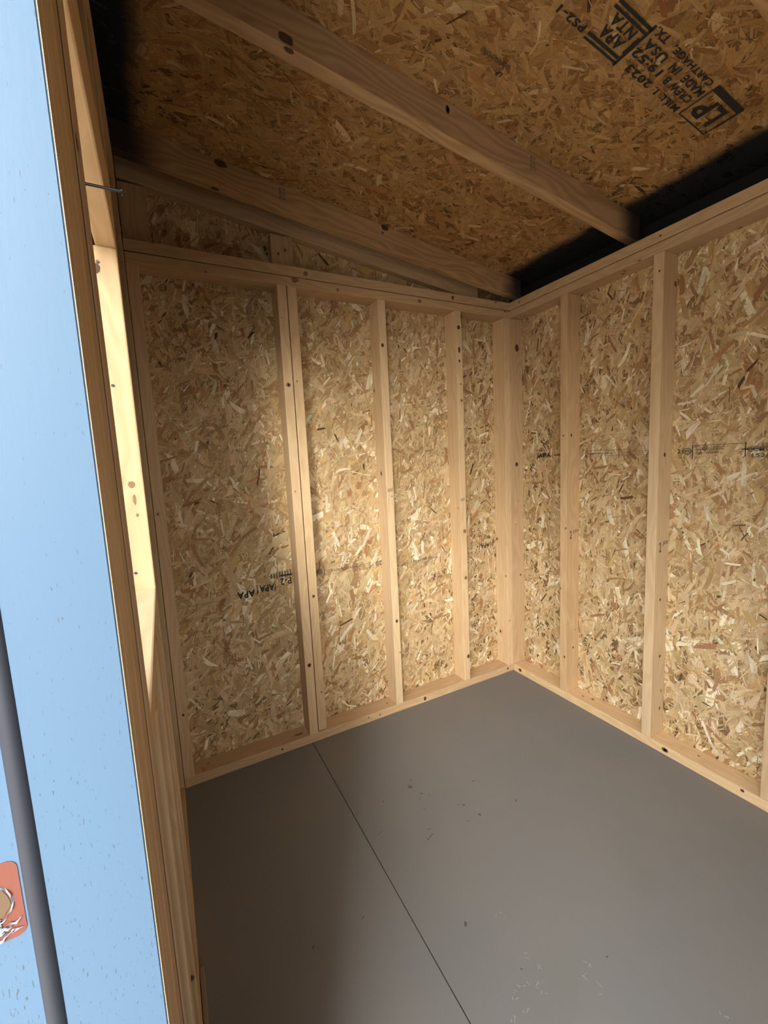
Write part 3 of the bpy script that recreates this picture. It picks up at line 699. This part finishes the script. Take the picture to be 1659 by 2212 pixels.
# left wall sheets: printed upside down, reads towards -y
O = (-W, 0, 0); Rt = (0, -1, 0); Up = (0, 0, -1)
def ty(s, ya, yb, za, zb): return ('t', s, -ya, -yb, -za, -zb)      # ya > yb, za > zb
def ry(ya, yb, za, zb): return ('r', -ya, -yb, -za, -zb)
it = [ty('APA', -1.372, -1.444, .712, .682), ty('APA', -1.29, -1.352, .724, .694), ry(-1.285, -1.288, .735, .69), ry(-1.36, -1.363, .73, .69), ty('P-2', -1.215, -1.262, .74, .71), ry(-1.21, -1.262, .755, .750),
      ty('APA', -.085, -.150, .742, .716), ry(-.078, -.081, .75, .71), ry(-.155, -.158, .75, .71), ry(-.17, -.175, .735, .725)]
pm = print_mesh('printed_stamp', it, O, Rt, Up, 'ink', wl)
it = [ry(-1.45, -1.70, .690, .689), ry(-1.47, -1.64, .676, .675), ry(-1.22, -1.50, .705, .7042)] + [ry(-1.20-.012*i, -1.207-.012*i, .775-.001*i, .742+.002*(i % 3)) for i in range(9)]
it += [ry(-.79, -1.09, .742, .741), ry(-.82, -1.06, .722, .721), ry(-.83, -1.07, .732, .7314), ry(-.83, -.832, .75, .71), ry(-1.06, -1.063, .76, .72), ty('20', -.765, -.80, .745, .722), ty('CCMC', -1.07, -1.11, .75, .73), ty('ESPAN 24/16', -.88, -1.03, .739, .734)]
it += [ry(-.22, -.70, .705, .704), ry(-.25, -.60, .695, .6945), ry(-.42, -.423, .715, .68), ry(-.62, -.622, .725, .685), ty('EXPOSURE 1', -.44, -.60, .717, .708)]
for k in range(3):
    pass
print_mesh('printed_stamp', it, O, Rt, Up, 'ink_faint', wl)
# back wall sheets
O = (0, W, 0); Rt = (1, 0, 0); Up = (0, 0, 1)
it = [('t', 'APA', .108, .19, 1.200, 1.222), ('r', .100, .1025, 1.190, 1.226), ('r', .196, .1985, 1.195, 1.226), ('p', [(.10, 1.19), (.103, 1.19), (.113, 1.226), (.110, 1.226)]),
      ('r', .838, .841, 1.175, 1.228), ('r', 1.0, 1.003, 1.18, 1.228), ('r', .99, 1.04, 1.203, 1.206), ('t', '2', .787, .797, 1.198, 1.213)]
it += [('p', [(.820+.0155*math.cos(t)*q, 1.205+.0115*math.sin(t)*q) for q, t in ((1, a0), (1, a1), (.82, a1), (.82, a0))]) for a0, a1 in [(math.radians(i), math.radians(i+15)) for i in range(0, 360, 15)]]
it += [('t', 'APA', .810, .830, 1.2005, 1.2095)]
print_mesh('printed_stamp', it, O, Rt, Up, 'ink', wb)
it = [('r', .842, .995, 1.224, 1.2255), ('r', .842, .96, 1.216, 1.217), ('t', 'PERFORMANCE RATED', .85, .94, 1.206, 1.213), ('t', 'STRUCTURAL EXP 1', .85, .93, 1.193, 1.200), ('t', 'CCMC 13', 1.006, 1.10, 1.196, 1.212), ('t', '1526', 1.02, 1.07, 1.176, 1.190),
      ('r', .40, .60, 1.222, 1.2235), ('r', .56, .70, 1.214, 1.215), ('r', .55, .553, 1.19, 1.232), ('r', .60, .602, 1.2, 1.225), ('t', 'EXPOSURE 1 24/16', .40, .52, 1.207, 1.214), ('r', .40, .70, 1.198, 1.199), ('r', .21, .26, 1.207, 1.215), ('t', 'PS 2', .055, .085, 1.160, 1.172), ('t', 'MILL', .055, .085, 1.143, 1.153)]
print_mesh('printed_stamp', it, O, Rt, Up, 'ink_faint', wb)
# pencil-like grade marks on studs and rafters
for par, xx, z in ((sb_[0], .3167+T, .83), (sb_[1], .7275+T, .835)):
    print_mesh('grade_mark', [('t', 'JOI', .045, .08, z+.004, z+.022), ('t', '2', .022, .036, z-.02, z+.02)], (xx, 0, 0), (0, 1, 0), (0, 0, 1), 'ink_faint', par, .0006)
for par, y, z in ((s2, -.73, 1.10), (s3, -.315, 1.02)):
    print_mesh('grade_mark', [('t', 'JOI', -y+.004, -y+.030, -z, -z+.018)], (0, 0, 0), (0, -1, 0), (0, 0, -1), 'ink_faint', par, .0006)
for par, xx, y, z in ((ra, .062, -1.165, 2.20), (rb, .661, -.527, 2.113)):
    print_mesh('grade_mark', [('t', 'SYP 2', 0, .040, 0, .010), ('t', '3050', 0, .040, .014, .024)], (xx, y, z), (0, 0, 1), (0, -1, 0), 'ink_faint', par, .0006)

# daylight portals in the two openings (they emit nothing themselves)
def portal(name, x0, x1, z0, z1, y):
    ld = bpy.data.lights.new(name, 'AREA'); ld.shape = 'RECTANGLE'; ld.size = x1-x0; ld.size_y = z1-z0; ld.cycles.is_portal = True
    lo = bpy.data.objects.new(name, ld); COL.objects.link(lo); lo.location = ((x0+x1)/2, y, (z0+z1)/2); lo.rotation_euler = (math.pi/2, 0, 0)
    return lo
portal('daylight_doorway', XJ-.02, XD+.02, -.3, 2.02, -1.90)
portal('daylight_window', WX0, WX1, WZ0, WZ1+.02, -1.80)

ld = bpy.data.lights.new('portal_added_window', 'AREA'); ld.shape = 'RECTANGLE'; ld.size = WZ1-RZ0; ld.size_y = RY1-RY0; ld.cycles.is_portal = True  # sampling portal for the added end wall window
lo = bpy.data.objects.new('portal_added_window', ld); COL.objects.link(lo); lo.location = (XR+.02, (RY0+RY1)/2, (RZ0+WZ1)/2); lo.rotation_euler = (0, math.pi/2, 0)
